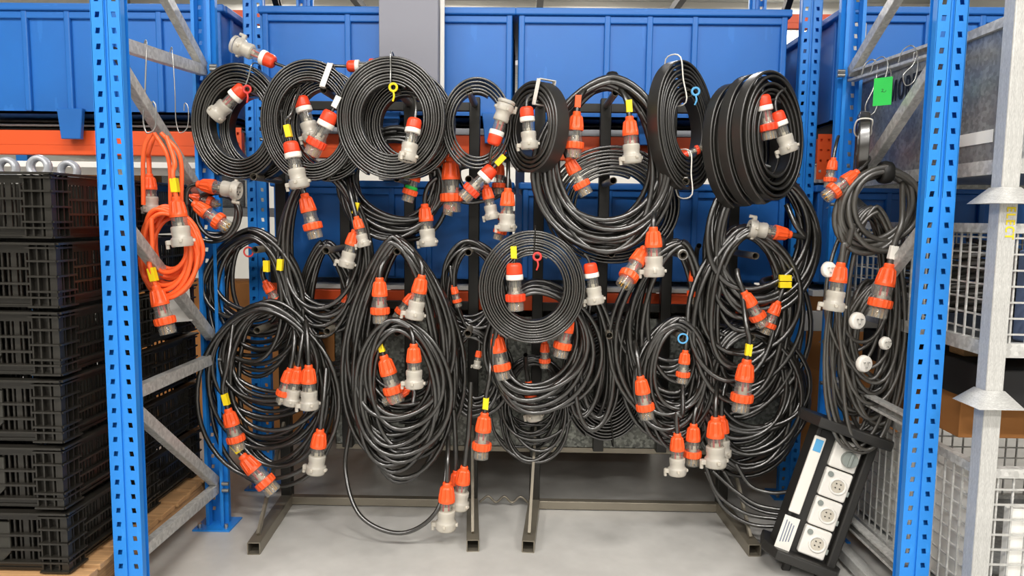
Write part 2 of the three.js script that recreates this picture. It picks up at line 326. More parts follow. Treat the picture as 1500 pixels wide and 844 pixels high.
stand('steel peg stand with black posts holding the right group of coiled cables', 4, [.036, -2.945], [1.0, -2.95]);
tag(mesh('loose_chain', tube([0, 1, 2, 3, 4, 5, 6].map(i => V(-.2 + i * .04, .02 + (i % 2) * .03, -3.44)), .006, 6, 6), M.steel), 'wavy loose wire on the floor between the two stands', 'wire');

// ------------------------------------------------------------ connectors (axis +y, cable enters at 0, length .18)
const G = {
  gland: lathe([[.009, -.004], [.0145, -.004], [.0165, .0], [.0165, .010], [.020, .012], [.0255, .018], [.0305, .050], [.0315, .062], [.0315, .070], [.026, .071]], 48, 12, .085, .0179, .0505),
  cap: lathe([[.009, -.002], [.0215, -.001], [.027, .004], [.0295, .012], [.0305, .036], [.0305, .042], [.02, .042]], 24),
  band: lathe([[.0285, .041], [.032, .042], [.0325, .058], [.031, .062], [.024, .063]], 24),
  clearA: lathe([[.0285, .069], [.0285, .078], [.027, .08], [.027, .100], [.030, .103], [.030, .118]], 24),
  clearB: lathe([[.0245, .061], [.0245, .102], [.029, .106], [.030, .118]], 24),
  coreA: mergeAll([cyl(.016, .03, 0, .105, 0, 10), cyl(.0045, .04, .007, .085, .004, 6), cyl(.0045, .04, -.006, .085, .006, 6), cyl(.0045, .04, 0, .085, -.007, 6)]),
  wires: mergeAll([cyl(.0042, .045, .009, .082, .011, 6), cyl(.0042, .04, -.010, .082, .010, 6)]),
  collar: lathe([[.028, .114], [.0375, .116], [.0385, .120], [.0385, .138], [.036, .142], [.028, .143]], 48, 16, .045, .1155, .1385),
  tip: lathe([[.030, .140], [.0305, .172], [.0295, .178], [.027, .178], [.027, .15], [.006, .149]], 24),
  pins: mergeAll([0, 1, 2, 3, 4].map(k => cyl(.0034, .03, Math.cos(k * 1.2566) * .016, .162, Math.sin(k * 1.2566) * .016, 8))),
  sock: lathe([[.024, .102], [.0315, .104], [.0335, .108], [.0335, .124], [.0318, .126], [.0318, .142], [.0375, .146], [.039, .152], [.039, .170], [.036, .178], [.031, .178], [.0305, .173], [.001, .172]], 32),
  sockCore: mergeAll([cyl(.021, .03, 0, .135, 0, 14), cyl(.025, .012, 0, .158, 0, 14)]),
  sockHoles: mergeAll([0, 1, 2, 3, 4].map(k => cyl(.0036, .004, Math.cos(k * 1.2566) * .016, .1725, Math.sin(k * 1.2566) * .016, 8))),
  hinge: mergeAll([rbox(.02, .018, .022, .044, .160, 0, .004), cyl(.007, .03, .050, .168, 0, 8)]),
  lug: rbox(.012, .012, .016, -.040, .158, 0, .003), lugB: rbox(.012, .012, .014, 0, .156, .040, .003),
  lid: lathe([[.001, .196], [.034, .196], [.039, .192], [.039, .184], [.036, .181]], 28),
  ringG: lathe([[.0295, .098], [.032, .099], [.032, .113], [.0295, .114]], 24),
};
function connector(kind, entry, tip, parent, o = {}) {
  const len = entry.distanceTo(tip), s = len / .18, red = kind === 'P' || kind === 'S', plug = kind.toLowerCase() === 'p';
  const dir = tip.clone().sub(entry).normalize();
  const c = mesh(plug ? 'plug' : 'socket', red ? G.cap : G.gland, red ? M.redOrange : M.orange, parent);
  c.userData.label = red ? (plug ? 'clear plug with red cap and white band' : 'clear socket with red cap and white band') : (plug ? 'clear plug with ribbed orange gland and ring' : 'pale socket with ribbed orange gland');
  c.position.copy(entry); c.scale.setScalar(s);
  c.quaternion.setFromUnitVectors(V(0, 1, 0), dir).multiply(new THREE.Quaternion().setFromAxisAngle(V(0, 1, 0), o.roll ?? rr(-.6, .6)));
  if (red) mesh('band', G.band, M.white, c);
  mesh('clear_body', red ? G.clearB : G.clearA, M.clear, c);
  mesh('terminal_block', G.coreA, M.core, c); mesh('core_wire', G.wires, rnd() < .5 ? M.darkCore : M.wireRed, c);
  if (o.green) mesh('green_ring', G.ringG, M.green, c);
  if (plug) { mesh('collar', G.collar, red ? M.redOrange : M.orange, c); mesh('tip', G.tip, M.clear, c); mesh('pin', G.pins, M.brass, c); }
  else { mesh('socket_body', G.sock, M.offwhite, c); mesh('socket_core', G.sockCore, M.core, c); mesh('socket_hole', G.sockHoles, M.darkCore, c); mesh('lid_hinge', G.hinge, M.offwhite, c); mesh('lug', G.lug, M.offwhite, c); mesh('lug', G.lugB, M.offwhite, c); if (o.lid) mesh('lid', G.lid, M.offwhite, c); }
  return c;
}
function cableLabel(p, dir, parent, mat = M.yellow, w = .024, h = .05) {
  const m = mesh('cable_label', [rbox(w, h, .022, 0, 0, 0, .003), box(w * .35, h, .0235, w * .36, 0, 0)], mat, parent); m.position.copy(p); m.quaternion.setFromUnitVectors(V(0, 1, 0), dir); return m;
}
// tail of a cord: from a point of the coil to the connector
function tail(parent, from, via, entry, dirOut, r, mat) {
  const lead = Math.min(.09, from.distanceTo(entry) * .45);
  if (!via.length) { const d = from.distanceTo(entry), c = new THREE.QuadraticBezierCurve3(from, entry.clone().addScaledVector(dirOut, d * .62), entry.clone().addScaledVector(dirOut, -.012)); return mesh('cord_end', new THREE.TubeGeometry(c, 18, r, 8), mat, parent); }
  const pts = [from, ...via, entry.clone().addScaledVector(dirOut, lead), entry.clone().addScaledVector(dirOut, .012), entry.clone().addScaledVector(dirOut, -.012)];
  return mesh('cord_end', tube(pts, r, 8, 8), mat, parent);
}
function addConnectors(t, list, zc, fromDefault, r, mat, origin) {
  for (const [kind, e, p, o = {}] of list || []) {
    const z = (o.z ?? zc), E = at(e[0], e[1], z).sub(origin), P = at(p[0], p[1], o.zt ?? z).sub(origin), out = E.clone().sub(P).normalize();
    const F = o.from ? at(o.from[0], o.from[1], o.from[2] ?? zc + .06).sub(origin) : fromDefault(E, out);
    const via = (o.via || []).map(q => at(q[0], q[1], q[2] ?? z).sub(origin));
    tail(t, F, via, E, out, o.r ?? r, mat);
    connector(kind, E, P, t, o);
    if (o.label) cableLabel(E.clone().addScaledVector(out, .045), out, t, o.label === true ? M.yellow : o.label);
  }
}
// ------------------------------------------------------------ flat cable wound like tape: spiral sweep of a rounded strip
function spiral(r0, pitch, turns, sy, t, b, jit, sd) {
  setSeed(sd); const per = 56, n = Math.round(per * turns), sec = [], pos = [], idx = [];
  for (let k = 0; k < 12; k++) { const a = (k + .5) / 12 * Math.PI * 2, c = Math.cos(a), s = Math.sin(a); sec.push([Math.sign(c) * Math.pow(Math.abs(c), .75) * t / 2, Math.sign(s) * (b / 2 - t / 2 + Math.abs(s) * t / 2)]); }
  const kz = [], kr = []; for (let i = 0; i < turns * 3 + 4; i++) { kz.push(rr(-1, 1)); kr.push(rr(-1, 1)); }
  const ip = (a, u) => { const i = Math.floor(u), f = u - i, s = f * f * (3 - 2 * f); return a[i] * (1 - s) + a[i + 1] * s; };
  const S = sec.length;
  for (let i = 0; i <= n; i++) {
    const th = i / per * Math.PI * 2, a = th + 1.1, u = i / per * 3, r = r0 + pitch * i / per + ip(kr, u) * pitch * .16 * jit, z = ip(kz, u) * .005 * jit;
    const cx = Math.cos(a) * r, cy = Math.sin(a) * r * sy, nx = Math.cos(a) * sy, ny = Math.sin(a), l = Math.hypot(nx, ny), dx = nx / l, dy = ny / l;
    for (const [p, q] of sec) pos.push(cx + dx * p, cy + dy * p, z + q);
  }
  for (let i = 0; i < n; i++) for (let k = 0; k < S; k++) { const a = i * S + k, c = i * S + (k + 1) % S; idx.push(a, c, a + S, c, c + S, a + S); }
  for (const e of [0, n]) for (let k = 1; k < S - 1; k++) idx.push(e * S, e * S + (e ? k : k + 1), e * S + (e ? k + 1 : k));
  return finish(pos, idx);
}
function flatCoil(label, o) {
  const C = at(o.c[0], o.c[1], o.z), m = o.z / FOCAL, t = thing(o.name || 'flat_cable_coil', label, 'cable coil', [C.x, C.y, C.z]);
  const rx = o.r[0] * m, ry = o.r[1] * m, ri = o.ri * m, turns = o.turns, pitch = (rx - ri) / turns, b = o.b || .06, q = new THREE.Euler(o.pitch || 0, o.yaw || 0, o.tilt || 0, 'YXZ');
  const w = mesh('winding', spiral(ri + pitch * .5, pitch, turns - .5, ry / rx, pitch * (o.fill || .9), b, o.jit ?? 1, o.seed || 3), o.mat || M.cordFlat, t); w.rotation.copy(q);
  for (const [dx, dy, dz, k] of o.more || []) { const w2 = mesh('winding', spiral(ri * k + pitch * .5, pitch, turns - .5, ry / rx, pitch * (o.fill || .9), b, 1.3, (o.seed || 3) + 5), o.mat || M.cordFlat, t); w2.rotation.copy(q); w2.position.set(dx * m, -dy * m, -dz); }
  // ties
  for (const [ang, col, wd] of o.ties || []) {
    const a = ang * D2R, ro = 1.03, P = f => V(Math.cos(a) * (ri + (rx - ri) * f), Math.sin(a) * (ri + (rx - ri) * f) * ry / rx, 0), i = P(-.08), u = P(1.08), zf = b / 2 + .006;
    const loop = [V(i.x, i.y, zf), V((i.x + u.x) / 2, (i.y + u.y) / 2, zf + .002), V(u.x, u.y, zf), V(u.x, u.y, -zf), V(i.x, i.y, -zf)];
    const g = wd ? [bar(loop[0], loop[2], wd, .003, V(0, 0, 1)), bar(loop[2], loop[3], .003, wd, V(1, 0, 0)), bar(loop[3], loop[4], wd, .003, V(0, 0, 1)), bar(loop[4], loop[0], .003, wd, V(1, 0, 0))] : [tube(loop, .003, 6, 6, true)];
    mesh('tie', g, col, t).rotation.copy(q);
  }
  if (o.bow) { const [bx, by, col] = o.bow, P = at(bx, by, o.z - b / 2 - .03).sub(C); mesh('tie', [new THREE.TorusGeometry(.015, .005, 8, 16).translate(P.x, P.y, P.z), tube([V(P.x, P.y - .015, P.z), V(P.x + .004, P.y - .035, P.z + .004), V(P.x - .002, P.y - .055, P.z)], .004, 6, 6)], col, t); }
  setSeed((o.seed || 3) * 31 + 1);
  addConnectors(t, o.conn, o.z - b / 2 - .035, (E, out) => { const a = Math.atan2((E.y + out.y * .12) / (ry / rx), E.x + out.x * .12), r = (ri + rx) / 2 * (Math.hypot(E.x, E.y) < ri ? .78 : 1.1); return V(Math.cos(a) * r, Math.sin(a) * r * ry / rx, 0).applyEuler(q); }, .0065, o.mat || M.cordFlat, C);
  for (const [x, y, a, col] of o.labels || []) { const p = at(x, y, o.z - b / 2 - .02).sub(C); cableLabel(p, V(Math.sin(a), Math.cos(a), 0), t, col); }
  return t;
}
// ------------------------------------------------------------ round cable hung in loops over a peg
function loopCurve(o, m) {
  setSeed(o.seed); const n = Math.round(o.n * 1.5), Q = n * 4 + 8, W = [], H = [], T = [], Z = [], X = [];
  const zr = o.zr || .12, hm = o.hmin ?? .72, wm = o.wmin ?? .72;
  const deck = []; for (let i = 0; i < n; i++) deck.push((i + .5) / n); for (let i = n - 1; i > 0; i--) { const k = Math.floor(rnd() * (i + 1)); [deck[i], deck[k]] = [deck[k], deck[i]]; }
  for (let i = 0; i < Q; i++) { W.push(wm + (1 - wm) * rnd()); H.push(hm + (1 - hm) * (deck[i % n] * .85 + rnd() * .15)); T.push(rr(0, 1)); Z.push(rr(-.5, .5) * zr); X.push(rr(-1, 1)); }
  const wl = (o.peg[0] - o.box[0]) * m, wr = (o.box[1] - o.peg[0]) * m, top = (o.peg[1] - o.box[2]) * m, hh = (o.box[3] - o.box[2]) * m, p = o.taper ?? .2;
  let mx = 0; for (let i = 0; i < 200; i++) { const f = i / 200 * Math.PI; mx = Math.max(mx, Math.sin(f) * Math.pow((1 - Math.cos(f)) / 2, p)); }
  const ip = (a, u) => { const i = Math.floor(u), f = u - i, s = f * f * (3 - 2 * f); return a[i] * (1 - s) + a[i + 1] * s; };
  const per = 44, pts = [], r = o.cr;
  for (let i = 0; i <= n * per; i++) {
    const u = i / per, f = u * Math.PI * 2, s = (1 - Math.cos(f)) / 2, k = Math.floor(u + .5);
    const side = Math.sin(f) * Math.pow(Math.max(s, 1e-6), p) / mx, hk = ip(H, u + .5), w = side > 0 ? wr : wl;
    const ws = ip(W, u * 2 + .5), tk = ip(T, u);
    pts.push(V(side * w * ws * (.55 + .45 * hk) + ip(X, u) * s * (o.sway ?? .06) + ip(X, u + 3) * .018, top - tk * Math.min(top * .8, r * 5) - s * (hh * hk - tk * r * 3), ip(Z, u * 2)));
  }
  return pts;
}
function loopCoil(label, o) {
  const C = at(o.peg[0], o.peg[1], o.z), m = o.z / FOCAL, t = thing(o.name || 'looped_cable', label, 'cable coil', [C.x, C.y, C.z]);
  o.cr = (o.cr || .0095) * 1.1; const mat = o.mat || M.cord;
  const pts = loopCurve(o, m); mesh('cord', rawTube(pts, o.cr, 8), mat, t);
  const top = (o.peg[1] - o.box[2]) * m;
  for (const [kind, dx, mat2] of o.ties || []) {
    const y = top - .018; if (kind === 'tape') mesh('tie', new THREE.TorusGeometry(.032, .011, 8, 20).scale(1, 1, 2.2).rotateY(Math.PI / 2).translate(dx * m, y, 0), mat2 || M.tape, t);
    else mesh('tie', new THREE.TorusGeometry(.02, .004, 8, 20).translate(dx * m, 0, (o.zr || .12) / 2 + .012), mat2 || M.redTie, t);
  }
  setSeed(o.seed * 17 + 3);
  addConnectors(t, o.conn, o.z - (o.zr || .12) / 2 - .03, (E, out) => V(E.x * .35 + rr(-.02, .02), Math.max(top - .03, E.y + .1) - .01, 0), o.cr, mat, C);
  for (const [x, y, a, col] of o.labels || []) { const p = at(x, y, o.z - (o.zr || .12) / 2 - .012).sub(C); cableLabel(p, V(Math.sin(a), Math.cos(a), 0), t, col); }
  return t;
}

// ------------------------------------------------------------ the upper row, left to right
flatCoil('flat cable coil at the far left of the top row, pale socket on top', { c: [352, 180], r: [70, 84], ri: 41, turns: 8, z: 3.12, seed: 5, yaw: -.12, more: [[16, 6, .07, .9]], ties: [[68, M.rod]],
  conn: [['S', [402, 92], [346, 66], { lid: true, from: [415, 130], via: [[412, 104]] }], ['S', [358, 128], [312, 172], { from: [390, 122], z: 3.1 }]], bow: [362, 131, M.redTie] });
flatCoil('flat cable coil with white strap on top and three plugs in its middle', { c: [456, 179], r: [69, 87], ri: 45, turns: 8, z: 3.06, seed: 8, yaw: .1, more: [[18, 4, .06, .92]], ties: [[65, M.white, .022]],
  conn: [['S', [440, 142], [459, 206], { from: [425, 175], z: 3.08 }], ['P', [486, 164], [455, 228], { from: [512, 128], label: M.white, z: 3.0 }], ['S', [425, 208], [440, 276], { from: [440, 128], via: [[424, 170]], label: true, z: 2.98 }], ['P', [509, 97], [560, 97], { from: [470, 94], z: 3.1 }]] });
flatCoil('largest neat flat cable coil in front of the grey column, tied with yellow', { c: [575, 175], r: [78, 88], ri: 42, turns: 10, z: 3.02, seed: 11, more: [[16, 4, .1, .88]], ties: [[90, M.rod]], bow: [576, 128, M.yellow],
  conn: [['S', [608, 174], [596, 237], { from: [602, 138], zt: 2.93 }]] });
flatCoil('small flat cable coil right of the grey column with upturned lidded socket', { c: [699, 183], r: [50, 66], ri: 32, turns: 5, z: 3.1, seed: 14, yaw: .05,
  conn: [['S', [722, 212], [741, 152], { lid: true, from: [722, 246], z: 3.0 }]] });
flatCoil('narrow black flat cable coil turned sideways in the middle of the top row', { c: [786, 188], r: [56, 67], ri: 30, turns: 5, z: 3.06, seed: 17, yaw: -.85, b: .075, mat: M.cordTape, fill: .92, ties: [[70, M.white, .02]],
  conn: [['S', [771, 157], [776, 219], { from: [788, 138], z: 2.98 }]] });
flatCoil('thin flat cable coil hanging behind the big looped black cable', { c: [897, 302], r: [98, 86], ri: 50, turns: 9, z: 3.27, seed: 19, fill: .74, conn: [] });
loopCoil('big looped black cable with black tape on top in the upper middle', { peg: [890, 133], box: [783, 985, 114, 368], z: 3.1, n: 12, taper: .1, seed: 23, hmin: .78, wmin: .76, cr: .0105, ties: [['tape', 6]],
  conn: [['p', [845, 165], [840, 232], { label: M.orange, from: [862, 128] }], ['s', [922, 172], [926, 240], { label: true, from: [905, 128] }], ['p', [832, 232], [860, 286], { from: [822, 180], z: 3.06 }]] });
flatCoil('upright black flat cable roll with white tie and pale blue bow', { c: [1000, 187], r: [58, 94], ri: 24, turns: 9, z: 3.1, seed: 27, yaw: .6, tilt: .2, b: .065, mat: M.cordTape, fill: .86, ties: [[95, M.white], [-100, M.white]], bow: [1019, 134, M.blueTie],
  conn: [['P', [1000, 228], [1030, 216], { from: [985, 240], z: 3.1 }]] });
flatCoil('wide black flat cable roll on the right end with plug and socket inside', { c: [1128, 203], r: [66, 97], ri: 32, turns: 6, z: 2.98, seed: 31, yaw: .55, tilt: .2, b: .05, mat: M.cordTape, fill: .7, jit: 2.2, more: [[-15, 4, .05, 1.02], [-34, 10, .1, .96]],
  conn: [['P', [1117, 140], [1128, 205], { from: [1122, 118], z: 2.93 }], ['S', [1137, 164], [1157, 224], { from: [1150, 130], z: 2.95 }]] });

// ------------------------------------------------------------ second row
loopCoil('looped cable hanging low under the white-strapped coil, left', { peg: [472, 255], box: [402, 540, 236, 492], z: 3.2, n: 10, taper: .12, seed: 41, hmin: .8, wmin: .8,
  conn: [['p', [446, 285], [463, 350], { from: [440, 250], z: 3.08 }], ['s', [522, 318], [534, 362], { from: [510, 262], z: 3.1 }], ['s', [520, 338], [506, 392], { from: [515, 270], z: 3.12, r: .007 }]], labels: [[521, 305, .2, M.yellow]] });
loopCoil('looped cable below the yellow-tied coil, its plug ringed in green', { peg: [582, 258], box: [497, 655, 190, 350], z: 3.22, n: 9, taper: .02, seed: 44, hmin: .76, wmin: .8,
  conn: [['p', [612, 245], [596, 296], { green: true, from: [630, 225], z: 3.15 }], ['s', [622, 300], [628, 362], { from: [640, 260], z: 3.2 }]] });
loopCoil('short looped cable with a cluster of plugs hanging under the small flat coil', { peg: [690, 255], box: [655, 745, 232, 300], z: 3.28, n: 3, taper: .1, seed: 47, hmin: .6, cr: .008,
  conn: [['p', [660, 232], [662, 312], { from: [668, 225] }], ['p', [668, 275], [656, 316], { from: [668, 240], z: 3.2 }], ['P', [722, 246], [678, 292], { label: true, from: [740, 236], z: 3.06 }], ['p', [732, 238], [730, 285], { from: [732, 210], z: 3.2 }], ['s', [712, 272], [722, 322], { from: [705, 240], z: 3.12 }], ['s', [744, 277], [742, 340], { from: [742, 225], z: 3.08 }], ['p', [742, 306], [729, 352], { from: [744, 260], z: 3.16 }]] });
loopCoil('tangled looped cable at far left with pale clip near its peg', { peg: [371, 368], box: [284, 452, 335, 560], z: 3.2, n: 11, taper: .12, seed: 51, hmin: .5, wmin: .55, ties: [['ring', 2, M.redTie]],
  conn: [['p', [388, 412], [412, 452], { from: [420, 380], z: 3.22 }]], labels: [[390, 390, 0, M.yellow], [410, 388, .1, M.yellow]] });
loopCoil('long looped cable at bottom left with yellow-labelled plugs at its lowest bend', { peg: [392, 470], box: [292, 502, 440, 728], z: 3.14, n: 13, taper: .1, seed: 54, hmin: .42, wmin: .6,
  conn: [['p', [334, 600], [350, 660], { label: true, from: [342, 470], via: [[334, 530]], z: 3.02 }], ['p', [355, 668], [402, 722], { label: true, from: [330, 610], via: [[336, 640, 3.04]], z: 3.02 }], ['p', [425, 540], [412, 590], { from: [430, 480] }], ['s', [436, 538], [426, 594], { from: [445, 480] }], ['s', [452, 536], [453, 600], { from: [448, 470], z: 3.04 }], ['s', [469, 630], [462, 694], { from: [478, 540], via: [[474, 590]], z: 3.06 }]] });
loopCoil('cable looped on the second peg of the middle row, left', { peg: [478, 365], box: [436, 545, 352, 620], z: 3.3, n: 6, taper: .2, seed: 57, hmin: .65,
  conn: [['p', [507, 428], [503, 466], { from: [520, 390], z: 3.2 }]] });
loopCoil('tall looped cable on the left stand, longest of all, reaching near the floor', { peg: [582, 366], box: [505, 682, 346, 735], z: 3.14, n: 13, taper: .26, seed: 61, hmin: .55, wmin: .66, zr: .14, cr: .0102,
  conn: [['p', [556, 408], [557, 474], { from: [572, 375] }], ['s', [618, 404], [606, 468], { from: [606, 372] }], ['p', [606, 430], [580, 468], { from: [600, 385], z: 3.16 }], ['p', [630, 450], [640, 490], { from: [622, 400], z: 3.2 }],
    ['s', [655, 708], [653, 776], { from: [514, 620, 3.14], via: [[506, 690, 3.1], [530, 758, 3.0], [590, 781, 2.97], [640, 748, 2.98], [657, 640, 3.1]], z: 3.0, r: .0095 }], ['s', [680, 684], [672, 746], { from: [690, 560], via: [[686, 640]], z: 3.06 }], ['p', [668, 690], [668, 740], { from: [664, 600], z: 3.1 }]] });
loopCoil('looped cable hung on the lowest left peg in front of the tall loops', { peg: [583, 487], box: [516, 668, 464, 700], z: 3.06, n: 9, taper: .1, seed: 64, hmin: .55, wmin: .72, zr: .08,
  conn: [['s', [606, 505], [607, 569], { from: [596, 476], z: 2.99 }], ['p', [562, 522], [582, 590], { label: true, from: [564, 480], z: 3.06 }], ['p', [600, 570], [562, 590], { from: [605, 590], z: 3.08 }]] });
loopCoil('small looped cable between the tall loops and the neat front coil', { peg: [688, 373], box: [645, 742, 351, 492], z: 3.24, n: 8, taper: .02, seed: 67, hmin: .8, cr: .008,
  conn: [['p', [664, 418], [672, 450], { from: [660, 390], z: 3.2 }]] });
loopCoil('low looped cable on the lowest peg left of the stand gap, yellow-tagged plug below', { peg: [688, 496], box: [655, 745, 478, 610], z: 3.24, n: 8, taper: .06, seed: 70, hmin: .78, cr: .0085,
  conn: [['p', [710, 606], [704, 672], { label: true, from: [716, 480], via: [[718, 545]], z: 3.06 }], ['s', [702, 512], [698, 540], { from: [700, 490], z: 3.2 }]] });
flatCoil('neat flat cable coil in front in the centre, hung by a red tie', { c: [780, 421], r: [78, 84], ri: 43, turns: 10, z: 2.98, seed: 73, ties: [[88, M.black]], bow: [787, 376, M.redTie],
  conn: [['P', [753, 386], [756, 456], { from: [782, 369], label: true, z: 2.93 }], ['S', [864, 386], [873, 446], { from: [855, 372], z: 2.98 }]] });
loopCoil('looped cable below the neat front coil with yellowed socket', { peg: [786, 490], box: [716, 878, 410, 612], z: 3.1, n: 10, taper: .04, seed: 76, hmin: .72, wmin: .78,
  conn: [['p', [834, 462], [820, 524], { from: [850, 440], z: 3.02 }], ['p', [727, 490], [737, 556], { from: [724, 455], z: 3.06 }], ['p', [798, 500], [798, 540], { from: [800, 470], z: 3.12 }], ['s', [774, 560], [784, 616], { from: [770, 520], z: 3.16 }]] });
loopCoil('thin tangled cords at the bottom between the two stands', { peg: [785, 540], box: [722, 842, 520, 690], z: 3.3, n: 11, taper: .05, seed: 79, hmin: .6, cr: .0065, sway: .08, conn: [] });
loopCoil('few long cable loops hanging below the lidded white socket', { peg: [866, 440], box: [838, 902, 415, 640], z: 3.14, n: 5, taper: .3, seed: 81, hmin: .8, cr: .009, conn: [] });
flatCoil('thin black flat cable coil low against the galvanised bin', { c: [888, 553], r: [66, 98], ri: 26, turns: 12, z: 3.28, seed: 83, mat: M.cordTape, fill: .72, ties: [[-80, M.black]], conn: [] });
loopCoil('looped cable on the right stand whose two connectors hang by its top', { peg: [995, 372], box: [893, 1052, 352, 655], z: 3.16, n: 11, taper: .14, seed: 86, hmin: .55, wmin: .5, cr: .0098, ties: [['tape', -30], ['ring', 0, M.rod]],
  conn: [['p', [944, 364], [912, 420], { from: [968, 362], z: 3.02, zt: 2.95 }], ['s', [957, 334], [958, 406], { from: [962, 318], z: 2.98 }], ['p', [938, 552], [948, 614], { from: [930, 500], z: 3.05 }]] });
loopCoil('looped cable on the lowest right peg with small blue tie', { peg: [993, 492], box: [930, 1052, 464, 672], z: 3.12, n: 10, taper: .08, seed: 89, hmin: .55, wmin: .72, cr: .009, ties: [['ring', 2, M.blueTie]],
  conn: [['p', [1004, 514], [999, 562], { from: [1008, 480], z: 3.05 }]] });
// ------------------------------------------------------------ right end
loopCoil('thick looped cable under the wide rolls with socket facing left', { peg: [1112, 262], box: [1044, 1203, 240, 466], z: 3.12, n: 10, taper: .06, seed: 92, hmin: .76, wmin: .8, cr: .011,
  conn: [['s', [1158, 344], [1096, 334], { from: [1152, 300], via: [[1166, 330]], z: 3.05 }], ['p', [1128, 408], [1160, 404], { from: [1122, 420], z: 3.18 }]], labels: [[1150, 407, 1.57, M.yellow], [1150, 417, 1.57, M.yellow]] });
loopCoil('big fan of cable loops spreading left at the right end', { peg: [1092, 362], box: [1012, 1196, 330, 640], z: 3.12, n: 15, taper: .08, seed: 95, hmin: .45, wmin: .55, cr: .0102, zr: .16,
  conn: [['p', [1090, 428], [1118, 478], { from: [1080, 395], z: 3.04 }], ['p', [1140, 442], [1120, 490], { from: [1150, 410], z: 3.06 }], ['p', [1094, 528], [1084, 604], { label: true, from: [1086, 420], via: [[1094, 480]], z: 2.97 }], ['p', [1019, 390], [1018, 446], { from: [1024, 360], z: 3.16 }]] });
loopCoil('lowest cable loops at the right end with three connectors at the bottom', { peg: [1090, 500], box: [1018, 1192, 470, 712], z: 3.16, n: 13, taper: .08, seed: 98, hmin: .6, wmin: .7, cr: .0095, zr: .14,
  conn: [['s', [992, 636], [992, 696], { from: [1000, 560], via: [[998, 610]], z: 3.02 }], ['p', [1016, 622], [1014, 682], { from: [1030, 580], z: 3.05 }], ['s', [1048, 612], [1048, 684], { from: [1052, 560], z: 3.0 }], ['s', [1057, 610], [1058, 670], { from: [1064, 560], z: 3.08 }]] });
{
  const t = thing('trailing_cords', 'black cords trailing from the right coils down to the floor by the outlet board', 'cord');
  for (const [a, b, c, d] of [[[1032, 676], [1052, 724], [1092, 752], [1150, 762]], [[1044, 690], [1078, 720], [1110, 740], [1150, 748]], [[1060, 690], [1090, 735], [1120, 750], [1160, 755]], [[1034, 690], [1062, 745], [1100, 768], [1150, 772]], [[1078, 680], [1100, 712], [1130, 722], [1160, 720]]])
    mesh('cord', tube([at(...a, 3.08), at(...b, 3.05), at(...c, 3.02), at(...d, 2.98)], .0085, 10, 8), M.cord, t);
}

// ------------------------------------------------------------ hooks on the braces
function hook(label, a, b, depth, r = .003) {
  const A = at(...a, depth), B = at(...b, depth - .03), pts = [V(A.x - .02, A.y - .04, A.z - .03), V(A.x - .012, A.y, A.z - .02), V(A.x + .004, A.y + .012, A.z), V(A.x + .016, A.y - .01, A.z + .02), A.clone().lerp(B, .5).add(V(.01, 0, .02)), V(B.x - .008, B.y + .02, B.z), V(B.x + .004, B.y - .012, B.z), V(B.x + .03, B.y + .004, B.z), V(B.x + .036, B.y + .09, B.z), V(B.x + .026, B.y + .1, B.z), V(B.x + .022, B.y + .07, B.z)];
  return tag(mesh('wire_hook', tube(pts, r, 8, 6), M.rod), label, 'hook');
}
hook('wire hook over the left brace carrying the orange cord', [212, 64], [214, 190], 2.62);
hook('thin wire hook further back on the left brace', [250, 74], [262, 190], 2.78, .002);
hook('wire hook on the right brace above the black cable roll', [1276, 92], [1270, 165], 2.9);
hook('thin wire hook carrying the green tag on the right brace', [1290, 88], [1288, 140], 2.78, .002);
hook('thin wire hook nearest the front upright on the right brace', [1332, 72], [1326, 120], 2.56, .002);
// orange cord on the left
loopCoil('bright orange extension cord hanging on a wire hook at the left frame', { name: 'orange_cord', peg: [243, 330], box: [196, 292, 302, 438], z: 2.66, n: 10, taper: .02, seed: 103, hmin: .62, wmin: .6, zr: .09, cr: .008, mat: M.cordOrange, sway: .015,
  conn: [['s', [258, 290], [268, 362], { from: [244, 200, 2.62], via: [[256, 240, 2.6]], z: 2.58, label: true }], ['p', [228, 420], [247, 490], { from: [222, 320, 2.62], via: [[222, 380, 2.6]], z: 2.58, label: true }], ['s', [219, 256], [222, 312], { from: [226, 198, 2.66], via: [[217, 225, 2.66]], z: 2.68 }]] });
{ const t = scene.children[scene.children.length - 1], C = t.position;
  for (const [a, b, c] of [[[222, 195], [212, 215], [210, 300]], [[226, 195], [246, 230], [250, 300]], [[236, 195], [262, 225], [266, 300]]]) mesh('cord_end', tube([at(...a, 2.62), at(...b, 2.62), at(...c, 2.64)].map(p => p.sub(C)), .008, 10, 8), M.cordOrange, t); }
loopCoil('short dark cord curled in a loop beside the orange cord', { name: 'short_cord', peg: [316, 288], box: [274, 356, 280, 358], z: 3.0, n: 2, taper: 0, seed: 107, hmin: .8, cr: .0085, zr: .06,
  conn: [['s', [290, 270], [352, 280], { from: [274, 300, 2.95], z: 2.95 }], ['p', [284, 298], [334, 334], { from: [278, 330, 2.98], via: [[274, 305]], z: 2.97 }], ['p', [278, 288], [320, 300], { from: [274, 310], z: 3.02 }]] });
